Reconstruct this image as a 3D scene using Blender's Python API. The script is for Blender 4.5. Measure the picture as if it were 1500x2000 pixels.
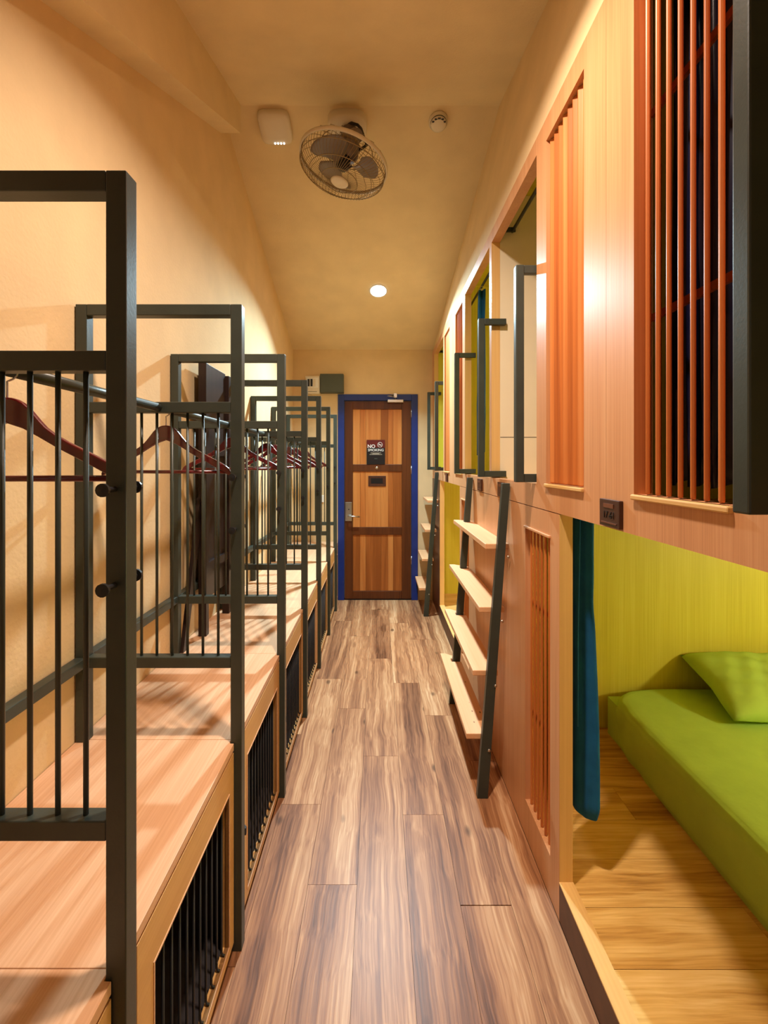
import bpy, bmesh, math, random
from mathutils import Vector, Matrix
random.seed(7)
for o in list(bpy.data.objects):
    bpy.data.objects.remove(o)
SC = bpy.context.scene
COL = SC.collection

# ------------------------------------------------------------------ camera
H = 1.44                       # camera height
FPX = 889.0                    # focal length in pixels of the 1500x2000 frame
cam_d = bpy.data.cameras.new('camera')
cam = bpy.data.objects.new('camera', cam_d)
COL.objects.link(cam)
cam.location = (0, 0, H)
cam.rotation_euler = (math.radians(90), 0, 0)
cam_d.sensor_fit = 'AUTO'
cam_d.sensor_width = 36
cam_d.lens = FPX / 2000 * 36
cam_d.shift_x = (750 - 739) / 2000
cam_d.shift_y = -(1000 - 904) / 2000
cam_d.clip_start = 0.02
SC.camera = cam

# ------------------------------------------------------------------ world + exposure
w = bpy.data.worlds.new('world')
SC.world = w
w.use_nodes = True
w.node_tree.nodes['Background'].inputs[0].default_value = (1.0, 0.86, 0.66, 1)
w.node_tree.nodes['Background'].inputs[1].default_value = 0.30
vs = SC.view_settings
vs.view_transform = 'Standard'
vs.look = 'None'
vs.gamma = 1
vs.use_curve_mapping = False
vs.exposure = 0.12
WARM = (1.0, 0.80, 0.66)
COOL = (0.62, 0.88, 1.0)
P_WARM = 25
P_COOL = 66

# ------------------------------------------------------------------ helpers
def link(o, parent=None):
    COL.objects.link(o)
    if parent is not None:
        o.parent = parent
    return o

def tag(o, label, cat, group=None):
    o['label'] = label
    o['category'] = cat
    if group:
        o['group'] = group
    return o

def empty(name, loc=(0, 0, 0), rz=0):
    o = bpy.data.objects.new(name, None)
    o.empty_display_size = 0.1
    o.location = loc
    o.rotation_euler = (0, 0, rz)
    return link(o)

def thing(name, label, cat, loc=(0, 0, 0), group=None, rz=0):
    return tag(empty(name, loc, rz), label, cat, group)

class MB:
    """collects simple solids and builds one mesh"""
    def __init__(s):
        s.v = []; s.f = []; s.sm = []
    def add(s, vs, fs, smooth=False):
        n = len(s.v)
        s.v += [tuple(v) for v in vs]
        for f in fs:
            s.f.append([n + i for i in f]); s.sm.append(smooth)
        return s
    def box(s, x0, x1, y0, y1, z0, z1):
        vs = [(x, y, z) for z in (z0, z1) for y in (y0, y1) for x in (x0, x1)]
        return s.add(vs, [(0, 2, 3, 1), (4, 5, 7, 6), (0, 1, 5, 4), (2, 6, 7, 3), (0, 4, 6, 2), (1, 3, 7, 5)])
    def prism(s, poly, a, b, axis='z'):
        """poly: list of 2d points extruded from a to b along axis"""
        def P(p, t):
            if axis == 'z': return (p[0], p[1], t)
            if axis == 'y': return (p[0], t, p[1])
            return (t, p[0], p[1])
        n = len(poly)
        vs = [P(p, a) for p in poly] + [P(p, b) for p in poly]
        fs = [tuple(range(n))[::-1], tuple(range(n, 2 * n))]
        for i in range(n):
            j = (i + 1) % n
            fs.append((i, j, n + j, n + i))
        return s.add(vs, fs)
    def tube(s, pts, r, n=8, closed=False, cap=True):
        pts = [Vector(p) for p in pts]
        m = len(pts)
        rs = r if isinstance(r, (list, tuple)) else [r] * m
        rings = []
        up = None
        for i, p in enumerate(pts):
            if closed:
                t = pts[(i + 1) % m] - pts[i - 1]
            else:
                t = pts[min(i + 1, m - 1)] - pts[max(i - 1, 0)]
            t.normalize()
            if up is None:
                up = Vector((0, 0, 1)) if abs(t.z) < 0.9 else Vector((1, 0, 0))
            a = t.cross(up)
            if a.length < 1e-5:
                a = t.cross(Vector((0, 1, 0.1)))
            a.normalize()
            b = a.cross(t)
            up = b
            rings.append([p + (a * math.cos(2 * math.pi * k / n) + b * math.sin(2 * math.pi * k / n)) * rs[i] for k in range(n)])
        vs = [v for R in rings for v in R]
        fs = []
        for i in range(m if closed else m - 1):
            j = (i + 1) % m
            for k in range(n):
                l = (k + 1) % n
                fs.append((i * n + k, i * n + l, j * n + l, j * n + k))
        s.add(vs, fs, True)
        if cap and not closed:
            b0 = len(s.v) - m * n
            s.f.append([b0 + k for k in range(n)][::-1]); s.sm.append(False)
            s.f.append([b0 + (m - 1) * n + k for k in range(n)]); s.sm.append(False)
        return s
    def lathe(s, prof, n=24, M=None, smooth=True):
        """prof: list of (r, z) revolved about z"""
        vs = []
        for r, z in prof:
            for k in range(n):
                a = 2 * math.pi * k / n
                v = Vector((r * math.cos(a), r * math.sin(a), z))
                vs.append(M @ v if M is not None else v)
        fs = []
        for i in range(len(prof) - 1):
            for k in range(n):
                l = (k + 1) % n
                fs.append((i * n + k, i * n + l, (i + 1) * n + l, (i + 1) * n + k))
        s.add(vs, fs, smooth)
        return s
    def grid(s, fn, nu, nv, smooth=True, wrapu=False):
        vs = [fn(i / (nu if wrapu else nu - 1), j / (nv - 1)) for j in range(nv) for i in range(nu)]
        fs = []
        for j in range(nv - 1):
            for i in range(nu if wrapu else nu - 1):
                k = (i + 1) % nu
                fs.append((j * nu + i, j * nu + k, (j + 1) * nu + k, (j + 1) * nu + i))
        return s.add(vs, fs, smooth)
    def mesh(s, name, mat):
        me = bpy.data.meshes.new(name)
        me.from_pydata(s.v, [], s.f)
        me.polygons.foreach_set('use_smooth', s.sm)
        bm = bmesh.new(); bm.from_mesh(me)
        bmesh.ops.recalc_face_normals(bm, faces=bm.faces)
        bm.to_mesh(me); bm.free()
        if mat: me.materials.append(mat)
        return me
    def build(s, name, mat, parent=None, bevel=0, seg=2, loc=None):
        return obj(name, s.mesh(name, mat), parent, bevel, seg, loc)

def obj(name, me, parent=None, bevel=0, seg=2, loc=None):
    o = link(bpy.data.objects.new(name, me), parent)
    if loc is not None: o.location = loc
    if bevel:
        b = o.modifiers.new('bevel', 'BEVEL')
        b.width = bevel; b.segments = seg; b.limit_method = 'ANGLE'; b.angle_limit = math.radians(40)
    return o

def B(*a):
    return MB().box(*a)

def struct(o):
    o['kind'] = 'structure'
    return o

def copy_tree(o, parent=None):
    c = o.copy(); COL.objects.link(c); c.parent = parent
    for ch in list(o.children):
        copy_tree(ch, c)
    return c

# ------------------------------------------------------------------ materials
def lin(c):
    return tuple(((v / 255) / 12.92 if v / 255 <= 0.04045 else ((v / 255 + 0.055) / 1.055) ** 2.4) for v in c) + (1,)

def base_mat(name):
    m = bpy.data.materials.new(name); m.use_nodes = True
    nt = m.node_tree
    return m, nt, nt.nodes['Principled BSDF']

def nd(nt, kind, **kw):
    n = nt.nodes.new(kind)
    for k, v in kw.items():
        setattr(n, k, v)
    return n

def noise_mat(name, col, rough=0.6, var=0.08, scale=8, bump=0.0, bscale=60, metal=0.0, spec=0.5, coat=0.0):
    m, nt, p = base_mat(name)
    tc = nd(nt, 'ShaderNodeTexCoord')
    n = nd(nt, 'ShaderNodeTexNoise'); n.inputs['Scale'].default_value = scale; n.inputs['Detail'].default_value = 4
    nt.links.new(tc.outputs['Object'], n.inputs['Vector'])
    r = nd(nt, 'ShaderNodeValToRGB')
    c = lin(col)
    r.color_ramp.elements[0].position = 0.3; r.color_ramp.elements[1].position = 0.7
    r.color_ramp.elements[0].color = tuple(v * (1 - var) for v in c[:3]) + (1,)
    r.color_ramp.elements[1].color = tuple(min(1, v * (1 + var)) for v in c[:3]) + (1,)
    nt.links.new(n.outputs['Fac'], r.inputs['Fac'])
    nt.links.new(r.outputs['Color'], p.inputs['Base Color'])
    p.inputs['Roughness'].default_value = rough
    p.inputs['Metallic'].default_value = metal
    p.inputs['Specular IOR Level'].default_value = spec
    p.inputs['Coat Weight'].default_value = coat
    if bump:
        n2 = nd(nt, 'ShaderNodeTexNoise'); n2.inputs['Scale'].default_value = bscale; n2.inputs['Detail'].default_value = 3
        nt.links.new(tc.outputs['Object'], n2.inputs['Vector'])
        b = nd(nt, 'ShaderNodeBump'); b.inputs['Strength'].default_value = bump; b.inputs['Distance'].default_value = 0.004
        nt.links.new(n2.outputs['Fac'], b.inputs['Height'])
        nt.links.new(b.outputs['Normal'], p.inputs['Normal'])
    return m

def wood_mat(name, cols, axis='z', rough=0.5, fine=140, broad=9, stretch=0.05, rnd=0.0, knots=0.0, bump=0.15, fine_mix=0.35, spec=0.4, rndval=0.0, coat=0.0, warp=0.0, kscale=7):
    """grain runs along axis; cols = list of (pos, rgb)"""
    m, nt, p = base_mat(name)
    L = nt.links.new
    tc = nd(nt, 'ShaderNodeTexCoord')
    vec = tc.outputs['Object']
    oi = nd(nt, 'ShaderNodeObjectInfo')
    if rnd:
        mul = nd(nt, 'ShaderNodeMath', operation='MULTIPLY'); mul.inputs[1].default_value = rnd
        L(oi.outputs['Random'], mul.inputs[0])
        va = nd(nt, 'ShaderNodeVectorMath', operation='ADD')
        L(vec, va.inputs[0]); L(mul.outputs[0], va.inputs[1])
        vec = va.outputs[0]
    if warp:
        nw = nd(nt, 'ShaderNodeTexNoise'); nw.inputs['Scale'].default_value = 3.0; nw.inputs['Detail'].default_value = 2
        L(vec, nw.inputs['Vector'])
        sb = nd(nt, 'ShaderNodeVectorMath', operation='SUBTRACT'); sb.inputs[1].default_value = (0.5, 0.5, 0.5)
        L(nw.outputs['Color'], sb.inputs[0])
        sc = nd(nt, 'ShaderNodeVectorMath', operation='SCALE'); sc.inputs['Scale'].default_value = warp
        L(sb.outputs[0], sc.inputs[0])
        va2 = nd(nt, 'ShaderNodeVectorMath', operation='ADD')
        L(vec, va2.inputs[0]); L(sc.outputs[0], va2.inputs[1])
        vec = va2.outputs[0]
    k = {'x': 0, 'y': 1, 'z': 2}[axis]
    def mapped(s, st):
        mp = nd(nt, 'ShaderNodeMapping')
        sv = [s, s, s]; sv[k] = s * st
        mp.inputs['Scale'].default_value = sv
        L(vec, mp.inputs['Vector'])
        return mp.outputs[0]
    n1 = nd(nt, 'ShaderNodeTexNoise'); n1.inputs['Scale'].default_value = 1; n1.inputs['Detail'].default_value = 5; n1.inputs['Roughness'].default_value = 0.6
    n1.inputs['Distortion'].default_value = 0.6
    L(mapped(broad, stretch), n1.inputs['Vector'])
    n2 = nd(nt, 'ShaderNodeTexNoise'); n2.inputs['Scale'].default_value = 1; n2.inputs['Detail'].default_value = 3
    L(mapped(fine, stretch * 0.35), n2.inputs['Vector'])
    mx = nd(nt, 'ShaderNodeMix'); mx.data_type = 'FLOAT'
    mx.inputs[0].default_value = fine_mix
    L(n1.outputs['Fac'], mx.inputs[2]); L(n2.outputs['Fac'], mx.inputs[3])
    fac = mx.outputs[0]
    if rndval:
        mr = nd(nt, 'ShaderNodeMapRange'); mr.inputs[3].default_value = -rndval; mr.inputs[4].default_value = rndval
        L(oi.outputs['Random'], mr.inputs[0])
        ad = nd(nt, 'ShaderNodeMath', operation='ADD')
        L(fac, ad.inputs[0]); L(mr.outputs[0], ad.inputs[1])
        fac = ad.outputs[0]
    r = nd(nt, 'ShaderNodeValToRGB')
    els = r.color_ramp.elements
    while len(els) < len(cols):
        els.new(0.5)
    for e, (ps, c) in zip(els, cols):
        e.position = ps; e.color = lin(c)
    L(fac, r.inputs['Fac'])
    colout = r.outputs['Color']
    if knots:
        vo = nd(nt, 'ShaderNodeTexVoronoi'); vo.inputs['Scale'].default_value = 1
        L(mapped(kscale, 0.5), vo.inputs['Vector'])
        cr = nd(nt, 'ShaderNodeValToRGB')
        cr.color_ramp.elements[0].position = 0.06; cr.color_ramp.elements[0].color = (knots, knots, knots, 1)
        cr.color_ramp.elements[1].position = 0.13; cr.color_ramp.elements[1].color = (0, 0, 0, 1)
        L(vo.outputs['Distance'], cr.inputs['Fac'])
        m2 = nd(nt, 'ShaderNodeMix'); m2.data_type = 'RGBA'
        L(cr.outputs['Color'], m2.inputs[0]); L(colout, m2.inputs[6])
        m2.inputs[7].default_value = lin((60, 35, 20))
        colout = m2.outputs[2]
    L(colout, p.inputs['Base Color'])
    p.inputs['Roughness'].default_value = rough
    p.inputs['Specular IOR Level'].default_value = spec
    p.inputs['Coat Weight'].default_value = coat
    p.inputs['Coat Roughness'].default_value = 0.3
    if bump:
        b = nd(nt, 'ShaderNodeBump'); b.inputs['Strength'].default_value = bump; b.inputs['Distance'].default_value = 0.002
        L(n2.outputs['Fac'], b.inputs['Height']); L(b.outputs['Normal'], p.inputs['Normal'])
    return m

def emit_mat(name, col, s):
    m = bpy.data.materials.new(name); m.use_nodes = True
    nt = m.node_tree; nt.nodes.clear()
    e = nt.nodes.new('ShaderNodeEmission'); e.inputs[0].default_value = tuple(col) + (1,); e.inputs[1].default_value = s
    o = nt.nodes.new('ShaderNodeOutputMaterial'); nt.links.new(e.outputs[0], o.inputs[0])
    return m

M = {}
M['plaster'] = noise_mat('cream_plaster', (226, 198, 152), 0.85, 0.05, 5, 0.25, 90, spec=0.2)
M['ceiling'] = noise_mat('ceiling_paint', (230, 208, 164), 0.85, 0.05, 5, 0.3, 110, spec=0.2)
M['metal'] = noise_mat('charcoal_metal', (55, 62, 55), 0.40, 0.12, 12, 0.05, 200, spec=0.45)
M['black'] = noise_mat('black_metal', (34, 35, 38), 0.4, 0.1, 12, spec=0.4)
M['steel'] = noise_mat('brushed_steel', (200, 196, 188), 0.28, 0.05, 30, metal=1.0)
BEECH = [(0.3, (214, 164, 122)), (0.5, (226, 178, 138)), (0.7, (236, 194, 154))]
M['beech_y'] = wood_mat('beech_laminate_lengthwise', BEECH, 'y', 0.42, fine=210, broad=26, stretch=.022, rnd=9, bump=0.05, fine_mix=.55)
M['beech_front_shade'] = wood_mat('beech_laminate_front_shade', [(0.25, (196, 146, 84)), (0.5, (212, 164, 100)), (0.75, (224, 180, 116))], 'y', 0.45, fine=170, broad=14, rnd=9, bump=0.05)  # same beech; the dimmer light on the fronts is put in as darker ochre
OAK = [(0.25, (190, 132, 88)), (0.5, (212, 154, 106)), (0.75, (226, 174, 126))]
M['oak_z'] = wood_mat('oak_laminate_upright', OAK, 'z', 0.42, fine=230, broad=16, stretch=0.03, bump=0.06, fine_mix=0.5, spec=0.36)
M['edge'] = wood_mat('pale_oak_edge', [(0.25, (214, 164, 96)), (0.6, (232, 190, 122)), (0.8, (242, 208, 146))], 'z', 0.45, fine=160, broad=10, stretch=0.03)
M['edge_y'] = wood_mat('pale_oak_sill', [(0.25, (214, 164, 96)), (0.6, (232, 190, 122)), (0.8, (242, 208, 146))], 'y', 0.45, fine=160, broad=10, stretch=0.03)
M['brown'] = noise_mat('brown_skirting', (96, 62, 38), 0.55, 0.15, 20)
M['louver'] = wood_mat('orange_teak', [(0.2, (156, 78, 30)), (0.5, (200, 116, 54)), (0.8, (228, 156, 92))], 'z', 0.42, fine=120, broad=20, stretch=0.03, rnd=11, rndval=0.12)
M['tread'] = wood_mat('pine_tread', [(0.2, (222, 160, 108)), (0.5, (236, 180, 130)), (0.8, (244, 198, 152))], 'y', 0.45, fine=120, broad=12, stretch=0.04, rnd=7, knots=0.0, bump=0.05)
M['tread_k'] = wood_mat('knotty_pine_tread', [(0.2, (222, 160, 108)), (0.5, (236, 180, 130)), (0.8, (244, 198, 152))], 'y', 0.45, fine=120, broad=12, stretch=0.04, rnd=7, knots=0.85, bump=0.05, kscale=26)
LIME = [(0.3, (192, 180, 44)), (0.5, (208, 198, 60)), (0.7, (218, 210, 82))]
M['lime'] = wood_mat('lime_laminate', LIME, 'z', 0.5, fine=200, broad=14, stretch=0.03, bump=0.05, fine_mix=0.5)
M['cream'] = noise_mat('cream_partition', (240, 226, 196), 0.6, 0.03, 6)
M['sheet'] = noise_mat('lime_bed_sheet', (176, 212, 92), 0.85, 0.06, 7, 0.35, 26, spec=0.2)
M['curtain'] = noise_mat('blue_curtain', (22, 90, 142), 0.8, 0.15, 14, 0.3, 40, spec=0.2)
M['navy'] = noise_mat('navy_satin', (26, 28, 62), 0.3, 0.2, 14, spec=0.6)
FL = [(0.32, (92, 56, 34)), (0.42, (136, 90, 60)), (0.50, (168, 118, 80)), (0.57, (192, 144, 102)), (0.67, (220, 180, 138))]
M['floor'] = wood_mat('vinyl_plank', FL, 'y', 0.40, fine=150, broad=12, stretch=0.04, rnd=13, knots=0.7, bump=0.10, fine_mix=0.30, spec=0.28, rndval=0.025, warp=0.045)
PF = [(0.34, (160, 112, 52)), (0.45, (204, 156, 84)), (0.55, (226, 184, 110)), (0.66, (238, 202, 136))]
M['podfloor'] = wood_mat('golden_vinyl_plank', PF, 'x', 0.42, fine=130, broad=18, stretch=0.07, rnd=13, bump=0.10, fine_mix=0.3, rndval=0.04, warp=0.03)
M['joint'] = noise_mat('dark_joint', (44, 30, 22), 0.8, 0.1, 10)
M['shade_in'] = noise_mat('locker_inner_shade', (46, 42, 44), 0.8, 0.1, 10)  # charcoal holds the shade of the enclosed locker insides
M['mahog'] = wood_mat('mahogany_hanger', [(0.2, (74, 10, 14)), (0.5, (100, 16, 18)), (0.8, (122, 26, 24))], 'x', 0.22, fine=90, broad=20, stretch=0.06, rnd=5, spec=0.6, coat=0.5)
M['dkwood'] = wood_mat('dark_brown_wood', [(0.2, (26, 17, 15)), (0.5, (40, 26, 22)), (0.8, (54, 36, 30))], 'z', 0.4, fine=90, broad=20, rnd=5)
M['blue'] = noise_mat('blue_paint', (16, 46, 122), 0.4, 0.1, 9, spec=0.5)
M['door_dark'] = wood_mat('door_stile_wood', [(0.2, (58, 26, 8)), (0.5, (92, 46, 16)), (0.8, (116, 62, 24))], 'z', 0.38, fine=110, broad=16, stretch=0.05, rnd=5)
M['plank_a'] = wood_mat('door_plank_wood', [(0.2, (150, 82, 30)), (0.5, (190, 112, 50)), (0.8, (212, 140, 72))], 'z', 0.4, fine=120, broad=18, stretch=0.05, rnd=9, rndval=0.3)
M['greybox'] = noise_mat('grey_green_box', (76, 82, 70), 0.5, 0.06, 9)
M['white'] = noise_mat('off_white_plastic', (226, 214, 190), 0.4, 0.03, 8)
M['whiter'] = noise_mat('white_plastic', (238, 234, 224), 0.4, 0.02, 8)
M['fanblade'] = noise_mat('grey_fan_blade', (128, 116, 108), 0.35, 0.05, 8)
M['wire'] = noise_mat('fan_wire', (150, 128, 92), 0.35, 0.05, 8, metal=0.6)
M['signblk'] = noise_mat('sign_black', (20, 18, 20), 0.35, 0.05, 8)
M['signred'] = noise_mat('sign_red', (96, 22, 18), 0.35, 0.05, 8)
M['signwhite'] = noise_mat('sign_white', (240, 238, 232), 0.5, 0.02, 8)
M['plate'] = noise_mat('dark_wood_plate', (70, 36, 22), 0.35, 0.2, 40)
M['plate_l'] = noise_mat('plate_relief', (112, 66, 42), 0.4, 0.15, 40)
M['glow'] = emit_mat('lamp_glow', (0.95, 1.0, 1.0), 60)
M['glow_warm'] = emit_mat('lamp_glow_warm', (1.0, 0.85, 0.6), 40)

# ------------------------------------------------------------------ geometry constants
XL, XR, XF = -0.897, 0.568, -0.425       # left wall, pod wall face, locker front
YE, YB = 4.78, -1.5                      # end wall, open rear of the modelled corridor
RY, RZ = 2.60, 3.48                      # ridge
SF = (RZ - 2.628) / (YE - RY)            # far slope
SN = 0.30                                # near slope
def ceil_z(y):
    return RZ - SF * (y - RY) if y > RY else max(RZ - SN * (RY - y), 2.62)
YN = RY - (RZ - 2.62) / SN               # where the near slope meets the flat ceiling behind
M0, M1, M2, M3, M4 = -0.037, 2.307, 1.135, 3.479, 4.651
ZS, ZF, ZO, ZT = 1.365, 1.28, 2.545, 2.606   # upper sill, fascia bottom, opening top, panel top
WT = 0.042                               # pod wall thickness
XBK = 2.62                               # back of the pods

# ------------------------------------------------------------------ room shell
def lamp_normal(y):
    return Vector((0, SN, -1)).normalized() if y < RY else Vector((0, -SF, -1)).normalized()

fl = struct(B(XL - .1, XR + .04, YB, YE + .1, -.06, -.0045).build('floor', M['joint']))
seams = [-0.577, -0.409, -0.241, -0.073, 0.099, 0.267, 0.433, XR - .001]
joints = {-0.577: 1.30, -0.409: 1.92, -0.241: 1.554, -0.073: 2.235, 0.099: 1.863, 0.267: 1.48, 0.433: 2.20}
for a, b in zip(seams[:-1], seams[1:]):
    y = joints[a]
    while y > YB: y -= 1.115
    while y < YE:
        y0, y1 = max(y, YB), min(y + 1.115, YE)
        g = 0.003 if (a == 0.267 and abs(y0 - 1.48) < .02) else 0.0006
        B(a + .0005, b - .0005, y0 + g, y1 - .0006, -.0045, 0).build('plank', M['floor'], fl)
        y += 1.115

# ceiling: two slopes and a level strip behind
mb = MB()
T = 0.08
cx0, cx1 = XL - .05, 0.80
prof = [(YE + .08, ceil_z(YE) - SF * .08), (RY, RZ), (YN, 2.62), (YB, 2.62)]
for (ya, za), (yb, zb) in zip(prof[:-1], prof[1:]):
    mb.prism([(ya, za), (yb, zb), (yb, zb + T), (ya, za + T)], cx0, cx1, 'x')
struct(mb.build('ceiling', M['ceiling']))
# left wall follows the gable
poly = [(YB, 0), (YE, 0), (YE, ceil_z(YE)), (RY, RZ), (YN, 2.62), (YB, 2.62)]
struct(MB().prism(poly, XL - .08, XL, 'x').build('wall_left', M['plaster']))
# sloping beam against the left wall
def beam_z(y): return 3.317 - 0.47 * (2.59 - y)
yb0 = 0.95
poly = [(2.59, beam_z(2.59)), (yb0, beam_z(yb0)), (yb0, ceil_z(yb0)), (2.59, ceil_z(2.59))]
struct(MB().prism(poly, XL, -0.785, 'x').build('trim_1', M['ceiling']))
# plaster wall above the pods, leaning slightly outwards
def lean_x(z): return XR + 0.004 + 0.136 * (z - ZT)
mb = MB()
ys = [YE, RY, YN, YB]
vs = []; 
for y in ys:
    zt = ceil_z(y) + .03
    vs += [(lean_x(ZT), y, ZT), (lean_x(zt), y, zt), (lean_x(zt) + .06, y, zt), (lean_x(ZT) + .06, y, ZT)]
fs = []
for i in range(3):
    for k in range(4):
        l = (k + 1) % 4
        fs.append((i * 4 + k, i * 4 + l, (i + 1) * 4 + l, (i + 1) * 4 + k))
mb.add(vs, fs)
struct(mb.build('wall_right', M['plaster']))
# end wall with the door opening
DX0, DX1, DZ = -0.425, 0.414, 2.16
mb = MB().box(XL - .05, DX0, YE, YE + .1, 0, 2.628).box(DX1, XR + .06, YE, YE + .1, 0, 2.628).box(DX0, DX1, YE, YE + .1, DZ, 2.628)
struct(mb.build('wall_end', M['plaster']))

# ------------------------------------------------------------------ pods: panelled wall with openings
UP_OPEN = [(M0 + .022, 0.645), (1.634, M1 - .022), (M1 + .022, 2.988), (3.98, M4 - .022)]
LOUV = [(0.729, 1.012, 1), (1.258, 1.541, -1), (3.073, 3.356, 1), (3.633, 3.915, -1)]
holes = sorted([(a, b, ZS, ZO) for a, b in UP_OPEN] + [(a, b, 1.37, 2.53) for a, b, _ in LOUV])
pw = struct(empty('wall_pods', (XR, 0, 0)))
pw['label'] = 'oak laminate sleeping pod wall with openings and louvred vents'
def wall_strip(name, y0, y1, z0, z1, holes, mat):
    mb = MB()
    y = y0
    for a, b, za, zb in sorted(holes):
        if b <= y0 or a >= y1: continue
        if a > y: mb.box(0, WT, y, a, z0, z1)
        a2, b2 = max(a, y0), min(b, y1)
        if za > z0: mb.box(0, WT, a2, b2, z0, za)
        if zb < z1: mb.box(0, WT, a2, b2, zb, z1)
        y = b2
    if y < y1: mb.box(0, WT, y, y1, z0, z1)
    return mb.build(name, mat, pw)
cuts = [YB, M0, M2, M1, M3, M4, YE]
wall_strip('upper_panel', YB, M2 - .0006, ZF, ZT, holes, M['oak_z'])
wall_strip('upper_panel', M2 + .0006, M3 - .0006, ZF, ZT, holes, M['oak_z'])
wall_strip('upper_panel', M3 + .0006, YE, ZF, ZT, holes, M['oak_z'])
LOW_OPEN = [(0.40, 1.43), (3.18, 4.21)]
LOW_L = [(1.505, 1.76, 1), (2.854, 3.109, -1)]
lh = [(a, b, 0.14, 1.19) for a, b, _ in LOW_L]
wall_strip('lower_panel', YB, 0.40, 0, ZF - .003, [], M['oak_z'])
wall_strip('lower_panel', 1.43, M1 - .0005, 0, ZF - .003, lh, M['oak_z'])
wall_strip('lower_panel', M1 + .0005, 3.18, 0, ZF - .003, lh, M['oak_z'])
wall_strip('lower_panel', 4.21, YE, 0, ZF - .003, [], M['door_dark'])  # shade on this last panel is put in as darker wood
# pale edges of the openings (thin facings on the board edges)
e = 0.0015
for a, b in LOW_OPEN:
    B(.0005, WT, b - e, b, .12, ZF - .003).build('edge_strip', M['edge'], pw)
    B(.0005, WT, a, a + e, .12, ZF - .003).build('edge_strip', M['edge'], pw)
    B(0, WT, a + e, b - e, 0.0, .119).build('sill_board', M['brown'], pw)
    B(-.001, WT + .002, a + e, b - e, .119, .124).build('sill', M['edge_y'], pw)
for a, b in UP_OPEN:
    B(.0005, WT, b - e, b, ZS, ZO).build('edge_strip', M['edge'], pw)
    B(.0005, WT, a, a + e, ZS, ZO).build('edge_strip', M['edge'], pw)

# pod interiors (coordinates in world space)
xi = XR + WT
def S(name, mb, mat, **kw): return struct(mb.build(name, mat, **kw))
S('wall_pod_back', B(XBK, XBK + .05, YB, YE, 0, 2.85), M['lime'])
S('ceiling_pods', B(lean_x(ZT) + .06, XBK, YB, YE, 2.78, 2.84), M['lime'])
S('floor_upper_pods', B(xi, XBK, YB, YE, 1.29, 1.352), M['edge_y'])
for i, (my, mat_n, mat_f) in enumerate([(M0, 'lime', 'lime'), (M2, 'lime', 'lime'), (M1, 'cream', 'lime'), (M3, 'lime', 'lime'), (M4, 'lime', 'lime')]):
    p = struct(empty('wall_pod_upper.%03d' % i if i else 'wall_pod_upper', (xi, my, 1.352)))
    B(0, XBK - xi, -.022, 0, 0, 1.43).build('panel', M[mat_n], p)
    B(0, XBK - xi, 0, .022, 0, 1.43).build('panel', M[mat_f], p)
    if my == M1:
        B(.002, XBK - xi, -.0225, -.0219, .215, .218).build('seam', M['joint'], p)
for i, my in enumerate((M0, M1, M4)):
    p = struct(empty('wall_pod_lower.%03d' % i if i else 'wall_pod_lower', (xi, my, 0)))
    B(0, XBK - xi, -.02, .0, 0, 1.29).build('panel', M['lime'], p)
    B(0, XBK - xi, .0, .02, 0, 1.29).build('panel', M['lime'], p)
pf = S('floor_lower_pods', B(xi, XBK, YB, YE, 0, .1055), M['joint'])
yy = M1 - .021
rows = []
y = 1.195 - .1665 * 9
k = 0
while y < M1 - .022:
    y0, y1 = max(y, M0 + .021), min(y + .1665, M1 - .021)
    if y1 - y0 > .01:
        xs = [xi + .002] + [v for v in ((0.96 + .13 * ((k * 5) % 4) + .1 * (k % 3)), 0.96 + .13 * ((k * 5) % 4) + .1 * (k % 3) + 1.1) if v < XBK - .1] + [XBK]
        for a, b in zip(xs[:-1], xs[1:]):
            B(a + .0005, b - .0005, y0 + .0007, y1 - .0007, .1055, .11).build('plank', M['podfloor'], pf)
    y += .1665; k += 1
B(xi + .002, XBK, M1 + .021, M4 - .021, .1055, .11).build('floor_covering', M['podfloor'], pf)

# ------------------------------------------------------------------ louvred vents
def louvers(y0, y1, z0, z1, sgn, label, n=8):
    t = thing('louvre_vent', label, 'vent', (XR, (y0 + y1) / 2, z0), 'louvred vents of the pod wall')
    L = y1 - y0
    me = None
    pitch = L / n
    ang = math.radians(55)
    hw, ht = 0.0155, 0.0046
    ux, uy = math.cos(ang), math.sin(ang) * sgn
    px, py = -uy, ux
    poly = [(ux * a * hw + px * b * ht, uy * a * hw + py * b * ht) for a, b in ((-1, -1), (1, -1), (1, 1), (-1, 1))]
    me = MB().prism(poly, .002, z1 - z0 - .002).mesh('louvre', M['louver'])
    for i in range(n):
        yc = -L / 2 + pitch * (i + .5)
        yc = max(-L / 2 + .017, min(L / 2 - .017, yc))
        obj('louvre', me, t, bevel=.0028, loc=(.022, yc, 0))
    for zz in (.33, .72):
        B(.036, .044, -L / 2 + .002, L / 2 - .002, zz * (z1 - z0), zz * (z1 - z0) + .016).build('batten', M['louver'], t)
    if z0 > 1:
        B(-.009, .012, -L / 2 - .001, L / 2 + .001, -.012, .0).build('ledge', M['edge_y'], t, bevel=.003)
    else:
        B(-.007, .012, -L / 2 - .004, L / 2 + .004, z1 - z0, z1 - z0 + .009).build('ledge', M['oak_z'], t, bevel=.002)
    return t
louvers(*LOUV[0][:2], 1.37, 2.53, LOUV[0][2], 'open orange wooden louvre vent nearest the camera with a navy curtain behind')
louvers(*LOUV[1][:2], 1.37, 2.53, LOUV[1][2], 'tall orange louvre vent beside the upper pod with cream wall')
louvers(*LOUV[2][:2], 1.37, 2.53, LOUV[2][2], 'narrow upper louvre vent just beyond the pod with the steel bottle')
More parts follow.
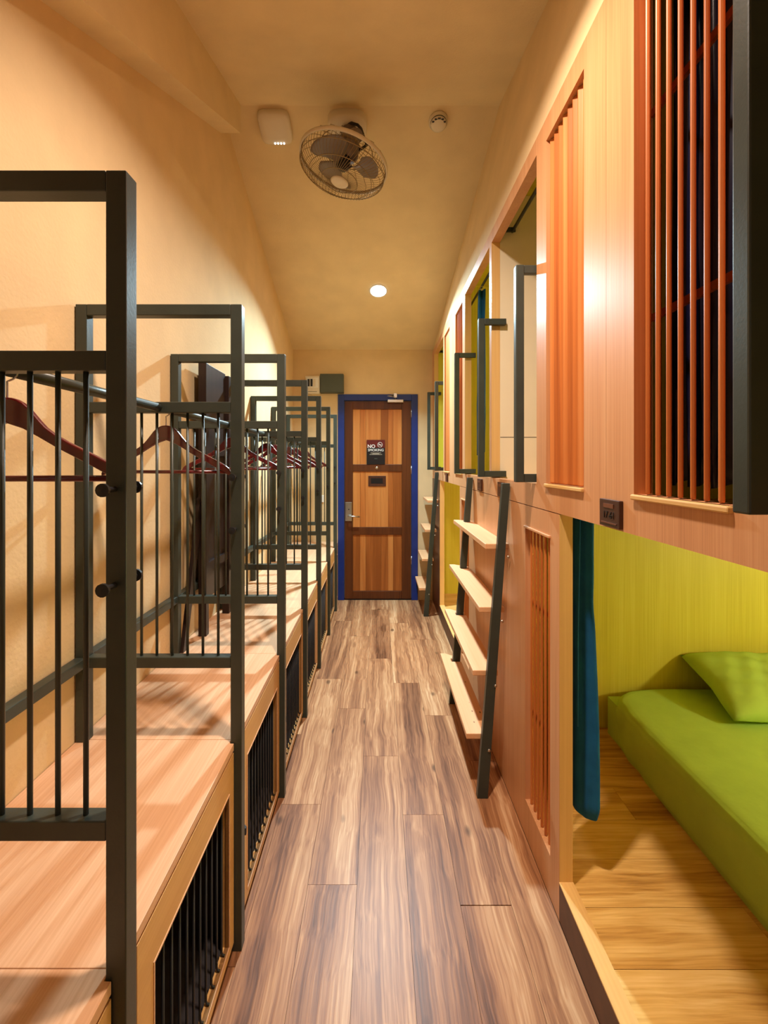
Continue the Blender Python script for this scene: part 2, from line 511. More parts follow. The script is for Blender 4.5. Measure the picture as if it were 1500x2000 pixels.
louvers(*LOUV[3][:2], 1.37, 2.53, LOUV[3][2], 'farthest upper louvre vent, next to the last pod by the door')
louvers(*LOW_L[0][:2], .14, 1.19, LOW_L[0][2], 'lower louvre vent right of the near ladder, beside the blue curtain', n=7)
louvers(*LOW_L[1][:2], .14, 1.19, LOW_L[1][2], 'lower louvre vent half hidden behind the far rail of the near ladder', n=7)

# ------------------------------------------------------------------ grab bars on the upper openings
def grab_bar(y, side, label):
    """side -1: fixed to a jamb on its far side (bar lies just before y), +1: bar lies just beyond y"""
    t = thing('grab_bar', label, 'grab bar', (XR, y, 1.37), 'black grab bars at the upper pod openings')
    a, b = (-.034, -.004) if side < 0 else (.004, .034)
    x0, x1 = -.072, .036
    B(x0, x0 + .030, a, b, 0, .785).build('bar', M['metal'], t, bevel=.003)
    for z in (0.0, .755):
        B(x0 + .030, x1 + .03, a + .004, b - .004, z, z + .03).build('bracket', M['metal'], t, bevel=.002)
        s = -1 if side < 0 else 1
        yb = b if side < 0 else a
        B(x1 - .03, x1 + .03, min(yb, yb + .004 * (-s)) , max(yb, yb + .004 * (-s)), z + .002, z + .028).build('flange', M['metal'], t)
    return t
grab_bar(UP_OPEN[0][1] - .002, -1, 'black grab bar nearest the camera at the right picture edge')
grab_bar(UP_OPEN[1][0] + .002, +1, 'black grab bar in front of the cream pod wall, above the near ladder')
grab_bar(UP_OPEN[1][1] - .002, -1, 'black grab bar on the post between the two middle pods')
grab_bar(UP_OPEN[2][1] - .002, -1, 'black grab bar in front of the narrow upper louvre vent')
grab_bar(UP_OPEN[3][0] + .002, +1, 'black grab bar on the near jamb of the last upper pod')
grab_bar(UP_OPEN[3][1] - .002, -1, 'farthest black grab bar, beside the blue door frame')

# ------------------------------------------------------------------ ladders
def ladder(y0, y1, label, knotty):
    t = thing('pod_ladder', label, 'ladder', (0.5, y0, 0), 'ladders to the upper pods')
    def rail(a, b):
        xb, xt, wz = 0.424, 0.545, 0.046
        def X(z): return xb + (xt - xb) * z / 1.35 - 0.5
        poly = [(X(0), 0), (X(0) + wz, 0), (X(1.35) + wz * .42, 1.35), (X(1.35) - .004, 1.35)]
        poly = [(X(0), 0), (X(0) + wz, 0), (XR - .004 - .5, 1.33), (XR - .004 - .5, 1.352), (X(1.35) - .012, 1.352)]
        MB().prism(poly, a, b, 'y').build('rail', M['metal'], t, bevel=.002)
    L = y1 - y0
    rail(0, .028)
    if L > .6: rail(L - .11, L - .082)
    for k, (z, xl) in enumerate(((.259, .384), (.535, .412), (.811, .440), (1.087, .466))):
        xl -= 0.5; xw = .098 + .012
        xr = xl + xw
        notch = xl + .052
        if L > .6:
            poly = [(xl, .034), (xr, .034), (xr, L - .118), (notch, L - .118), (notch + .004, L - .076), (xr - .02, L - .04), (xr - .03, L - .012), (xl, L)]
            poly = [(xl, .034), (xr, .034), (xr, L - .118), (notch, L - .118), (notch, L - .075), (xr, L - .075), (xl + .03, L), (xl, L)]
        else:
            poly = [(xl, .034), (xr, .034), (xr, L), (xl, L)]
        MB().prism(poly, z - .024, z).build('tread', M['tread_k'] if (knotty and k == 0) else M['tread'], t, bevel=.003)
        for yb in ((-.004,)):
            MB().lathe([(0, -.003), (.006, -.003), (.006, .003), (0, .003)], 10, Matrix.Translation((xl + .09, yb + .002, z - .05)) @ Matrix.Rotation(math.pi / 2, 4, 'X')).build('bolt', M['steel'], t)
    return t
ladder(1.951, 2.825, 'near ladder with four pale pine treads leaning on the pod wall', True)
ladder(4.262, 4.745, 'far ladder with small treads beside the blue door frame', False)

# ------------------------------------------------------------------ number plates
def plate(y, label, text=None):
    t = thing('pod_number_plate', label, 'plate', (XR, y, 1.285), 'dark number plates on the pod wall')
    B(-.010, 0, -.047, .047, 0, .066).build('plaque', M['plate'], t, bevel=.0015)
    B(-.0116, -.010, -.022, .024, .046, .056).build('relief', M['plate_l'], t)
    B(-.0116, -.010, -.036, .036, .008, .011).build('relief', M['plate_l'], t)
    if text:
        text_mesh(text, .024, M['signblk'], t, Matrix.Translation((-.0108, 0, .021)) @ Matrix.Rotation(-math.pi / 2, 4, 'Z') @ Matrix.Rotation(math.pi / 2, 4, 'X'), 'lettering')
    return t

def text_mesh(body, size, mat, parent, mtx, name='lettering', depth=.0006, bold=0.0, align='CENTER'):
    cu = bpy.data.curves.new('t', 'FONT'); cu.body = body; cu.size = size; cu.extrude = depth
    cu.align_x = align; cu.offset = bold; cu.resolution_u = 3
    tmp = bpy.data.objects.new('t', cu); COL.objects.link(tmp)
    dg = bpy.context.evaluated_depsgraph_get(); dg.update()
    me = bpy.data.meshes.new_from_object(tmp.evaluated_get(dg))
    bpy.data.objects.remove(tmp)
    me.transform(mtx); me.materials.clear(); me.materials.append(mat); me.name = name
    return obj(name, me, parent)
plate(1.102, 'dark wooden plate numbered 17-61 above the open lower pod', '17-61')
plate(2.088, 'dark pod plate right behind the near rail top of the near ladder')
plate(2.523, 'dark pod plate between the rails at the top of the near ladder')
plate(3.745, 'small dark pod plate above the far lower pod opening')

# ------------------------------------------------------------------ bed in the lower pod
bed = thing('bed_mattress', 'mattress under a lime green fitted sheet on the lower pod floor', 'mattress', (1.85, 1.2, .11))
mx0, mx1, my0, my1, mz = 1.10 - 1.85, 2.59 - 1.85, 0.28 - 1.2, 2.272 - 1.2, .215
def sheet_pt(u, v):
    # superellipse outline in plan, v from bottom edge over the side to the middle of the top
    a = u * 2 * math.pi
    n = 9.0
    c, s = math.cos(a), math.sin(a)
    ex = math.copysign(abs(c) ** (2 / n), c); ey = math.copysign(abs(s) ** (2 / n), s)
    cx, cy = (mx0 + mx1) / 2, (my0 + my1) / 2
    hx, hy = (mx1 - mx0) / 2, (my1 - my0) / 2
    prof = [(0.985, 0.0), (0.998, .03), (1.0, .09), (1.0, .15), (.992, .19), (.975, .208), (.95, .214), (.8, .217), (.5, .22), (0.02, .22)]
    t = v * (len(prof) - 1); i = min(int(t), len(prof) - 2); fr = t - i
    k = prof[i][0] * (1 - fr) + prof[i + 1][0] * fr
    z = prof[i][1] * (1 - fr) + prof[i + 1][1] * fr
    # insets are metres-like on both axes
    inset = (1 - k)
    x = cx + ex * (hx - inset * hx); yv = cy + ey * (hy - inset * hx if inset < .2 else hy * k)
    wr = .004 * math.sin(yv * 23 + z * 30) * (1 if z < .2 else .3) + .003 * math.sin(yv * 51 + x * 12)
    x += wr * (-1 if ex < 0 else 1) * (1 if v < .6 else 0)
    # the far corridor corner of the sheet is pulled up into a tip
    d = math.hypot(x - mx0, yv - my1)
    z += .02 * math.exp(-(d / .10) ** 2) * min(1, z / .15)
    if z > .2: z += .0025 * math.sin(yv * 17 + x * 9)
    return (x, yv, z)
MB().grid(sheet_pt, 160, 37, True, True).build('fitted_sheet', M['sheet'], bed)
B(mx0 + .03, mx1 - .03, my0 + .03, my1 - .03, 0.0, .18).build('mattress_core', M['sheet'], bed)

def pillow(name, label, loc, rot, sx, sy, sz):
    o = None
    def P(u, v, side):
        a, b = u * 2 - 1, v * 2 - 1
        e = max(0, (1 - abs(a) ** 3.2)) * max(0, (1 - abs(b) ** 3.0))
        h = sz * e ** .48
        pin = 1 - .07 * (1 - a * a) * 0 
        x = a * sx * (1 - .05 * (1 - abs(b)) ** 1.5 * abs(a) ** 6 * 1.2)
        yv = b * sy * (1 - .08 * (1 - abs(a)) ** 1.5 * abs(b) ** 6 * 1.2)
        wr = .006 * math.sin(9 * a + 14 * b) * e + .004 * math.sin(23 * a - 7 * b) * e
        return (x, yv, side * h * (1 if side > 0 else .55) + wr)
    mb = MB()
    mb.grid(lambda u, v: P(u, v, 1), 36, 28).grid(lambda u, v: P(u, v, -1), 36, 28)
    me = mb.mesh(name, M['sheet'])
    bm = bmesh.new(); bm.from_mesh(me); bmesh.ops.remove_doubles(bm, verts=bm.verts, dist=.0012)
    bmesh.ops.recalc_face_normals(bm, faces=bm.faces); bm.to_mesh(me); bm.free()
    for p in me.polygons: p.use_smooth = True
    o = obj(name, me); o.location = loc; o.rotation_euler = rot
    return tag(o, label, 'pillow')
pillow('pillow', 'lime green pillow propped at the head of the bed', (1.86, 2.07, .418), (math.radians(17), 0, math.radians(-4)), .36, .20, .085)

# ------------------------------------------------------------------ curtains and rods
def curtain(name, label, x, y0, y1, z0, z1, folds, amp, mat, flare=1.0, n=90, group=None):
    t = thing(name, label, 'curtain', (x, (y0 + y1) / 2, z0), group)
    L = y1 - y0
    def P(u, v):
        k = 1 + (flare - 1) * (1 - v)
        a = u * folds * 2 * math.pi
        yv = (u - .5) * L * k + .012 * math.sin(a * 2 + v) * k
        xx = amp * k * (math.sin(a + .6 * math.sin(3 * v)) + .25 * math.sin(2.3 * a + 2 * v))
        zz = v * (z1 - z0) + (.012 * math.sin(a) if v == 0 else 0)
        return (xx, yv, zz)
    o = MB().grid(P, n, 14).build('cloth', M[mat], t)
    sol = o.modifiers.new('solid', 'SOLIDIFY'); sol.thickness = .003
    for k in range(max(2, folds)):
        u = (k + .5) / max(2, folds)
        MB().tube([(.013 * math.cos(a), (u - .5) * L, z1 - z0 + .012 + .013 * math.sin(a)) for a in [i * math.pi / 5 for i in range(10)]], .0015, 5, True).build('ring', M['steel'], t)
    return t
def rod(name, label, x, y0, y1, z):
    t = thing(name, label, 'curtain rod', (x, y0, z), 'curtain rods inside the pods')
    MB().tube([(0, 0, 0), (0, y1 - y0, 0)], .008, 10).build('pole', M['metal'], t)
    for yy in (0.01, y1 - y0 - .012):
        B(-.055, .012, yy - .004, yy + .004, -.008, .014).build('bracket', M['metal'], t)
        B(-.05, -.03, yy - .012, yy + .006, .004, .02).build('clamp', M['metal'], t)
    return t
# lower pod: the bunched blue curtain (hangs as a rolled bundle)
cl = thing('pod_curtain', 'dark blue curtain bunched beside the open lower pod', 'curtain', (.685, 1.53, .30))
def bundle(u, v):
    a = u * 2 * math.pi
    k = .66 + .26 * (1 - v) ** 1.3
    k *= (1 - .35 * (1 - v / .03) ** 2) if v < .03 else 1
    k *= 1 - .08 * math.exp(-((v - .70) / .06) ** 2)
    r = 1 + .09 * math.sin(4 * a + .5 * v) + .03 * math.sin(9 * a)
    x = .050 * k * r * math.cos(a); y = .085 * k * r * math.sin(a)
    z = v * .975 + (0.02 * math.sin(a) if v < .02 else 0)
    return (x + .004 * math.sin(6 * v), y, z)
mbc = MB().grid(bundle, 72, 90, True, True)
mbc.f.append(list(range(72))); mbc.sm.append(False)
mbc.build('cloth', M['curtain'], cl)
MB().tube([(-.030, -.05, .965), (-.036, -.062, .9), (-.046, -.072, .6), (-.05, -.08, .3)], .0025, 6).build('seam_cord', M['curtain'], cl)
curtain('pod_curtain', 'navy satin curtain hanging behind the nearest louvre vent', .70, .66, 1.06, 1.40, 2.60, 6, .028, 'navy')
curtain('pod_curtain', 'narrow navy curtain bundle in the pod with the steel bottle',   .655, 2.85, 2.94, 1.5, 2.53, 2, .016, 'curtain', n=40)
rod('curtain_rod', 'curtain rod inside the upper pod with the cream wall', .672, M2 + .03, M1 - .024, 2.60)
rod('curtain_rod', 'curtain rod carrying the narrow navy curtain bundle', .66, M1 + .024, M3 - .024, 2.565)
rod('curtain_rod', 'curtain rod above the navy curtain behind the nearest louvre vent', .70, M0 + .024, M2 - .024, 2.612)
rod('curtain_rod', 'curtain rod inside the last upper pod by the door', .66, M3 + .024, M4 - .024, 2.565)

# steel bottle on the upper pod floor
bt = thing('drinking_bottle', 'silver steel bottle with dark lid standing behind the pod post', 'bottle', (.655, 2.52, 1.353))
MB().lathe([(0, 0), (.030, 0), (.033, .006), (.033, .17), (.030, .19), (.018, .205), (.018, .212), (0, .212)], 24).build('body', M['steel'], bt)
MB().lathe([(0, .212), (.02, .212), (.02, .255), (.016, .272), (0, .275)], 20).build('lid', M['navy'], bt)

# ------------------------------------------------------------------ wardrobe frames and lockers on the left
FY = [0.727 + .614 * k for k in range(7)]
W = 0.033
PX0, PX1 = XL + .004, -0.403             # rear outer face, front outer face
RX = -0.65
wf_first = None
labs = ['black metal clothes frame nearest the camera, cut by the picture edge',
        'second clothes frame from the camera, standing behind the nearest frame',
        'third clothes frame from the camera, right before the dark leaning board',
        'fourth clothes frame from the camera, just past the dark leaning board',
        'fifth clothes frame from the camera, two frames past the leaning board',
        'sixth clothes frame from the camera, last but one before the door',
        'farthest clothes frame, closest to the blue door frame']
def make_frame(label):
    t = thing('clothes_frame', label, 'clothes frame', (RX, FY[0], 0), 'metal clothes frames along the left wall')
    x0, x1 = PX0 - RX, PX1 - RX
    B(x1 - W, x1, 0, W, 0.0, 1.908).build('front_post', M['metal'], t, bevel=.002)
    B(x0, x0 + W, 0, W, 0.6155, 1.908).build('rear_post', M['metal'], t, bevel=.002)
    B(x0 + W, x1 - W, 0, W, 1.908 - W, 1.908).build('top_rail', M['metal'], t, bevel=.002)
    B(x0 + W, x1 - W, .001, W - .001, 1.588, 1.62).build('middle_rail', M['metal'], t, bevel=.002)
    B(x0 + W, x1 - W, .001, W - .001, .834, .866).build('lower_rail', M['metal'], t, bevel=.002)
    me = MB().tube([(0, 0, .866), (0, 0, 1.588)], .0042, 8).mesh('bar', M['metal'])
    for i in range(8):
        obj('bar', me, t, loc=(-.4775 - .0457 * i - RX, W / 2, 0))
    # pegs on both faces of the front post
    for s in (-1, 1):
        for z in (1.398, 1.245):
            mbp = MB()
            y0 = 0 if s < 0 else W
            Mx = Matrix.Translation((x1 - W * .55, y0, z)) @ Matrix.Rotation(math.pi / 2 * (1 if s < 0 else -1), 4, 'X')
            mbp.lathe([(0, 0), (.0045, 0), (.0045, .028), (.0105, .029), (.0105, .034), (0, .035)], 14, Mx, False)
            mbp.build('peg', M['black'], t)
    return t
def add_link(t):
    # the hanging rail and the low wall rail that tie this frame to the next
    MB().tube([(0, W, 1.604), (0, .614, 1.604)], .0125, 14).build('hanging_rail', M['metal'], t)
    B(PX0 - RX, PX0 - RX + W - .002, W, .614, .836, .866).build('wall_rail', M['metal'], t, bevel=.002)
frames = []
for k, y in enumerate(FY):
    if k == 0:
        f = make_frame(labs[0]); base_f = f
    else:
        f = copy_tree(base_f); f['label'] = labs[k]; f.location = (RX, y, 0)
    frames.append(f)
for k in range(6):
    add_link(frames[k])

# lockers: one unit per bay, the first lies before the nearest frame
LL = ['nearest beech locker at the bottom left corner of the picture',
      'beech locker between the first and second clothes frame, black rods in its door',
      'beech locker between the second and third clothes frame',
      'beech locker under the dark leaning board',
      'beech locker between the fourth and fifth clothes frame',
      'beech locker between the fifth and sixth clothes frame',
      'beech locker between the two clothes frames closest to the door',
      'last short beech locker against the door wall']
def make_locker(label, y0, length, nrod):
    """origin on the floor at the near end; the bay runs from the middle of one frame to the middle of the next"""
    t = thing('locker_cabinet', label, 'locker', (XF, y0, 0), 'beech lockers along the left wall')
    L = length - .0012
    xb = XL + .002 - XF
    n = W / 2 + .001
    px = PX1 - W - XF - .001
    top = [(xb, 0), (px, 0), (px, n), (0, n), (0, L - n), (px, L - n), (px, L), (xb, L)]
    MB().prism(top, .594, .615).build('top', M['beech_y'], t, bevel=.0012)
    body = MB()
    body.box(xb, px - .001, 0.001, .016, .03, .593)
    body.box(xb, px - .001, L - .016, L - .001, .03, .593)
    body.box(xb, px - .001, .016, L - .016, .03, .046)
    body.build('carcass', M['shade_in'], t)
    B(xb, xb + .008, .017, L - .017, .047, .592).build('back_panel', M['shade_in'], t)
    s0 = n + .001; s1 = s0 + .040; d1 = L - n - .001
    B(-.018, 0, s0, s1 - .001, .03, .592).build('stile', M['beech_front_shade'], t, bevel=.001)
    o0, o1, oz0, oz1 = s1 + .062, d1 - .044, .062, .492
    door = MB()
    door.box(-.018, 0, s1, o0, .03, .588).box(-.018, 0, o1, d1, .03, .588).box(-.018, 0, o0, o1, .03, oz0).box(-.018, 0, o0, o1, oz1, .588)
    dr = door.build('door', M['beech_front_shade'], t)
    # pale moulding round the opening
    for a in ((o0 - .004, o1 + .004, oz1, oz1 + .004), (o0 - .004, o1 + .004, oz0 - .004, oz0), (o0 - .004, o0, oz0, oz1), (o1, o1 + .004, oz0, oz1)):
        B(-.012, .0015, a[0], a[1], a[2], a[3]).build('moulding', M['beech_y'], dr)
    rm = MB().tube([(-.013, 0, oz1), (-.013, 0, oz0 + .012), (-.011, 0, oz0 + .004), (-.004, 0, oz0 + .0025)], .0032, 7).mesh('rod', M['black'])
    for i in range(nrod):
        obj('rod', rm, dr, loc=(0, o0 + (o1 - o0) * (i + .6) / (nrod + .2), 0))
    MB().box(0, .008, s1 - .014, s1 + .016, .288, .302).box(.008, .014, s1 - .004, s1 + .006, .284, .306).build('latch', M['black'], t, bevel=.001)
    return t
lk0 = make_locker(LL[0], FY[0] + W / 2 - .614, .614, 11)
for k in range(1, 7):
    c = copy_tree(lk0); c['label'] = LL[k]; c.location = (XF, FY[k - 1] + W / 2, 0)
make_locker(LL[7], FY[6] + W / 2, YE - FY[6] - W / 2 - .002, 6)

# hangers on the rails
def make_hanger(label):
    t = thing('coat_hanger', label, 'hanger', (RX, 1, 1.4), 'dark red wooden hangers')
    # shoulder shape in the XZ plane, extruded along y
    TP = [(0, .158), (.012, .1572), (.024, .1525), (.036, .143), (.05, .126), (.065, .108), (.085, .0925), (.11, .078), (.16, .053), (.190, .037), (.204, .026), (.212, .012)]
    BP = [(0, .113), (.03, .103), (.06, .086), (.09, .068), (.13, .047), (.17, .025), (.20, .008), (.212, .002)]
    def ip(T, x):
        for (x0, z0), (x1, z1) in zip(T[:-1], T[1:]):
            if x <= x1 + 1e-9: return z0 + (z1 - z0) * (x - x0) / (x1 - x0)
        return T[-1][1]
    N = 44
    top = [(x, ip(TP, abs(x))) for x in [(-1 + 2 * i / N) * .212 for i in range(N + 1)]]
    bot = [(x, ip(BP, abs(x))) for x, _ in top]
    vs = []
    mb = MB()
    n = N + 1
    for yy in (-.006, .006):
        vs += [(x, yy, z) for x, z in top] + [(x, yy, z) for x, z in bot]
    fs = []
    for i in range(N):
        fs.append((i, i + 1, n + i + 1, n + i))
        fs.append((2 * n + i, 3 * n + i, 3 * n + i + 1, 2 * n + i + 1))
        fs.append((i, 2 * n + i, 2 * n + i + 1, i + 1))
        fs.append((n + i, n + i + 1, 3 * n + i + 1, 3 * n + i))
    fs.append((0, n, 3 * n, 2 * n)); fs.append((N, 2 * n + N, 3 * n + N, n + N))
    mb.add(vs, fs)
    mb.build('shoulder', M['mahog'], t, bevel=.003, seg=2)
    MB().tube([(-.194, 0, .016), (.194, 0, .016)], .0055, 8).build('trouser_bar', M['mahog'], t)
    pts = [(0, 0, .158), (0, 0, .186)]
    for i in range(11):
        a = math.radians(-80 + i * 25)
        pts.append((.0185 * math.cos(a), 0, .2055 - .0 + .0185 * math.sin(a)))
    MB().tube(pts, .0017, 6).build('hook', M['steel'], t)
    return t
hk = [(0, .070, 2, 'wooden hanger right behind the nearest clothes frame'),
      (1, .052, -7, 'wooden hanger behind the second clothes frame, fully visible between bars'),
      (2, .070, 9, 'wooden hanger behind the third clothes frame, before the leaning board'),
      (3, .080, -6, 'first of two wooden hangers past the fourth clothes frame'),
      (3, .30, 8, 'second of two wooden hangers past the fourth clothes frame'),
      (4, .10, -5, 'nearer of the hangers past the fifth clothes frame'),
      (4, .36, 10, 'farther of the hangers past the fifth clothes frame'),
      (5, .18, -7, 'wooden hanger closest to the door, past the sixth clothes frame')]
h0 = None
for i, (k, dy, rz, lab) in enumerate(hk):
    if h0 is None:
        h = h0 = make_hanger(lab)
    else:
        h = copy_tree(h0); h['label'] = lab
    h.location = (RX, FY[k] + dy, 1.3965)
    h.rotation_euler = (0, 0, math.radians(rz))

# dark leaning board with splayed legs, on the fourth locker
lb = thing('leaning_board', 'tall dark brown folded board with splayed legs standing by the left wall', 'folded table', (XL + .030, 1.96, .6155))
B(.012, .050, .20, .236, .0, 1.30).build('edge_post', M['dkwood'], lb, bevel=.002)
B(.010, .030, .236, .53, .16, 1.31).build('board', M['dkwood'], lb, bevel=.002)
B(.012, .050, .53, .56, .0, 1.30).build('edge_post', M['dkwood'], lb, bevel=.002)
MB().prism([(.012, .0), (.05, .0), (.20, .50), (.20, .66)], .006, .022, 'x').build('splayed_leg', M['dkwood'], lb)
B(.030, .045, .236, .53, .30, .34).build('cross_bar', M['dkwood'], lb)
B(.030, .045, .236, .53, .86, .90).build('cross_bar', M['dkwood'], lb)

# ------------------------------------------------------------------ door
dt = thing('entrance_door', 'orange panelled wooden door in a blue frame at the corridor end', 'door', (0, YE, 0))
fw = .066
for n_, a in (('jamb', (DX0 + .001, DX0 + fw, -.012, .09, 0, DZ - .001)), ('jamb', (DX1 - fw, DX1 - .001, -.012, .09, 0, DZ - .001)), ('head', (DX0 + fw, DX1 - fw, -.012, .09, DZ - fw, DZ - .001))):
    B(*a).build(n_, M['blue'], dt, bevel=.003)
lx0, lx1, lz0, lz1 = DX0 + fw + .004, DX1 - fw - .004, .006, DZ - fw - .004
leaf = B(lx0 + .02, lx1 - .02, .035, .06, lz0 + .02, lz1 - .02).build('leaf', M['door_dark'], dt)
s = 186.0
def dx(px): return (px - 739) / s
def dz(py): return H - (py - 904) / s
for a, b in ((lx0, dx(689)), (dx(785), lx1)):
    B(a, b, .015, .06, lz0, lz1).build('stile', M['door_dark'], leaf, bevel=.003)
for a, b in ((lz1, dz(799)), (dz(907), dz(921)), (dz(1030), dz(1045)), (dz(1155), lz0)):
    B(dx(689), dx(785), .015, .06, min(a, b), max(a, b)).build('rail', M['door_dark'], leaf, bevel=.003)
cols = [689, 703, 714, 744, 758, 768, 785]
for za, zb in ((799, 907), (921, 1030), (1045, 1155)):
    for a, b in zip(cols[:-1], cols[1:]):
        B(dx(a) + .0006, dx(b) - .0006, .024, .034, dz(zb), dz(za)).build('plank', M['plank_a'], leaf, bevel=.001)
hd = B(dx(674), dx(687), .006, .015, dz(1018), dz(981)).build('lock_plate', M['steel'], dt, bevel=.003)
MB().tube([(dx(681), .006, dz(1008)), (dx(681), -.03, dz(1008)), (dx(684), -.037, dz(1008)), (dx(703), -.037, dz(1008.5))], .008, 8).build('lever', M['steel'], hd)
MB().lathe([(0, 0), (.006, 0), (.006, .004), (0, .004)], 12, Matrix.Translation((dx(681), .006, dz(995))) @ Matrix.Rotation(math.pi / 2, 4, 'X')).build('keyhole', M['black'], hd)
MB().lathe([(0, 0), (.016, 0), (.016, .003), (.010, .006), (0, .006)], 16, Matrix.Translation((dx(736), .015, dz(914))) @ Matrix.Rotation(math.pi / 2, 4, 'X')).build('peephole', M['steel'], dt)
for za in (807, 918, 1095):
    MB().tube([(lx1 + .004, .004, dz(za + 8)), (lx1 + .004, .004, dz(za - 8))], .0065, 8).build('hinge', M['steel'], dt)
cls = B(dx(757), dx(788), -.035, .014, dz(787), dz(781)).build('door_closer', M['steel'], dt, bevel=.006)
MB().tube([(dx(772), -.018, dz(781)), (dx(772), -.022, dz(776)), (dx(757), -.06, dz(775)), (dx(772), -.018, dz(772))], .006, 6).build('closer_arm', M['steel'], cls)
B(dx(769), dx(775), -.03, -.012, dz(777), dz(769)).build('bracket', M['steel'], cls)
# no smoking sign (hangs on the door)
sg = thing('no_smoking_sign', 'black and red NO SMOKING sign on the wooden door', 'sign', (dx(734), YE + .014, dz(907)))
sw, sh = 36 / s, 48 / s
B(-sw / 2, sw / 2, -.004, .0, .0, sh).build('board', M['signblk'], sg)
B(-sw / 2 + .0, sw / 2, -.0046, -.004, sh * .68, sh).build('red_field', M['signred'], sg)
R90 = Matrix.Rotation(math.pi / 2, 4, 'X')
text_mesh('NO', .052, M['signwhite'], sg, Matrix.Translation((-.047, -.0052, sh * .67)) @ R90, 'lettering', bold=.0008)
text_mesh('SMOKING', .0375, M['signwhite'], sg, Matrix.Translation((0, -.0052, sh * .535)) @ R90, 'lettering', bold=.0003)
cxs, czs = .044, sh * .80
MB().tube([(cxs + .025 * math.cos(a), -.0052, czs + .025 * math.sin(a)) for a in [i * 2 * math.pi / 24 for i in range(24)]], .0022, 6, True).build('prohibition_ring', M['signwhite'], sg)
MB().tube([(cxs - .017, -.0052, czs + .017), (cxs + .017, -.0052, czs - .017)], .002, 6).build('slash', M['signwhite'], sg)
B(cxs - .017, cxs + .016, -.0054, -.0046, czs - .004, czs + .002).build('cigarette', M['signwhite'], sg)
for i, (w2, zf) in enumerate(((.055, .46), (.035, .43), (.066, .395))):
    B(-w2, w2, -.0046, -.004, sh * zf, sh * zf + .003).build('small_print', M['white'], sg)
B(-.016, .016, -.0046, -.004, sh * .22, sh * .22 + .007).build('small_emblem', M['greybox'], sg)
# room plate
rp = thing('room_plate', 'small dark wooden room plate below the NO SMOKING sign', 'plate', (dx(736.5), YE + .023, dz(950)))
B(-.093, .093, -.006, .0, 0, .11).build('plaque', M['plate'], rp, bevel=.002)
B(-.065, .06, -.0068, -.006, .03, .085).build('relief', M['signblk'], rp)
B(-.07, .07, -.0068, -.006, .012, .016).build('relief', M['plate_l'], rp)

# ------------------------------------------------------------------ boxes on the end wall
bb = thing('breaker_box', 'cream electrical breaker box on the wall left of the door', 'breaker box', (dx(612.5), YE, dz(771)))
B(-.075, .075, -.075, 0, 0, .185).build('housing', M['white'], bb, bevel=.006)
B(-.06, .06, -.079, -.075, .062, .165).build('window', M['whiter'], bb)
for i in range(3):
    B(-.05 + i * .03, -.03 + i * .03, -.086, -.079, .075, .15).build('switch', M['signblk'] if i < 2 else M['white'], bb)
B(-.045, .045, -.077, -.075, .02, .024).build('slot', M['greybox'], bb)
gb = thing('wall_box', 'grey green metal box on the wall beside the breaker box', 'junction box', (dx(649.5), YE, dz(769)))
B(-.121, .121, -.085, 0, 0, .193).build('housing', M['greybox'], gb, bevel=.003)
B(-.115, .115, -.089, -.085, .006, .187).build('cover', M['greybox'], gb, bevel=.002)
so = thing('wall_socket', 'white wall socket low on the end wall behind the racks', 'socket', (dx(627), YE, dz(981)))
B(-.03, .03, -.01, 0, 0, .075).build('plate', M['whiter'], so, bevel=.003)
B(-.012, .012, -.013, -.01, .02, .055).build('rocker', M['white'], so, bevel=.002)

# ------------------------------------------------------------------ things on the sloped ceiling
def on_ceiling(x, y):
    n = lamp_normal(y)
    zax = -n                       # local +z points into the ceiling, so -z hangs down
    xax = Vector((1, 0, 0)); yax = zax.cross(xax)
    m = Matrix((xax, yax, zax)).transposed().to_4x4()
    m.translation = Vector((x, y, ceil_z(y)))
    return m
def downlight(x, y, label, power, colr, mat):
    t = thing('downlight', label, 'ceiling lamp', (0, 0, 0), 'ceiling downlights')
    t.matrix_world = on_ceiling(x, y)
    MB().lathe([(.066, -.002), (.080, -.002), (.082, -.006), (.078, -.010), (.068, -.010), (.066, -.006), (.066, -.002)], 32).build('trim_ring', M['whiter'], t)
    MB().lathe([(0, -.004), (.066, -.004)], 32, smooth=False).build('bulb', mat, t)
    ld = bpy.data.lights.new('downlight_lamp', 'AREA'); ld.shape = 'DISK'; ld.size = .12
    ld.energy = power; ld.color = colr; ld.spread = math.radians(128)
    lo = link(bpy.data.objects.new('downlight_lamp', ld), t); lo.location = (0, 0, -.014)
    return t
downlight(0.0, 3.97, 'glowing cool white downlight on the far ceiling slope', P_COOL, COOL, M['glow'])
downlight(0.0, 1.0, 'warm downlight on the near ceiling slope above the picture', P_WARM, WARM, M['glow_warm'])

sd = thing('smoke_detector', 'round cream smoke detector on the ceiling by the fan', 'smoke detector')
sd.matrix_world = on_ceiling(.352, 2.675)
MB().lathe([(0, 0), (.056, 0), (.056, -.014), (.046, -.022), (.046, -.034), (.030, -.042), (0, -.043)], 32).build('housing', M['white'], sd)
MB().lathe([(.047, -.024), (.0475, -.024), (.0475, -.031), (.047, -.031)], 32).build('vent_slot', M['black'], sd)
for i in range(5):
    a = math.radians(-150 + i * 30)
    B(-.008, .008, -.004, .004, -.0405, -.034).build('vent', M['black'], sd, loc=(.036 * math.cos(a), .036 * math.sin(a), 0))

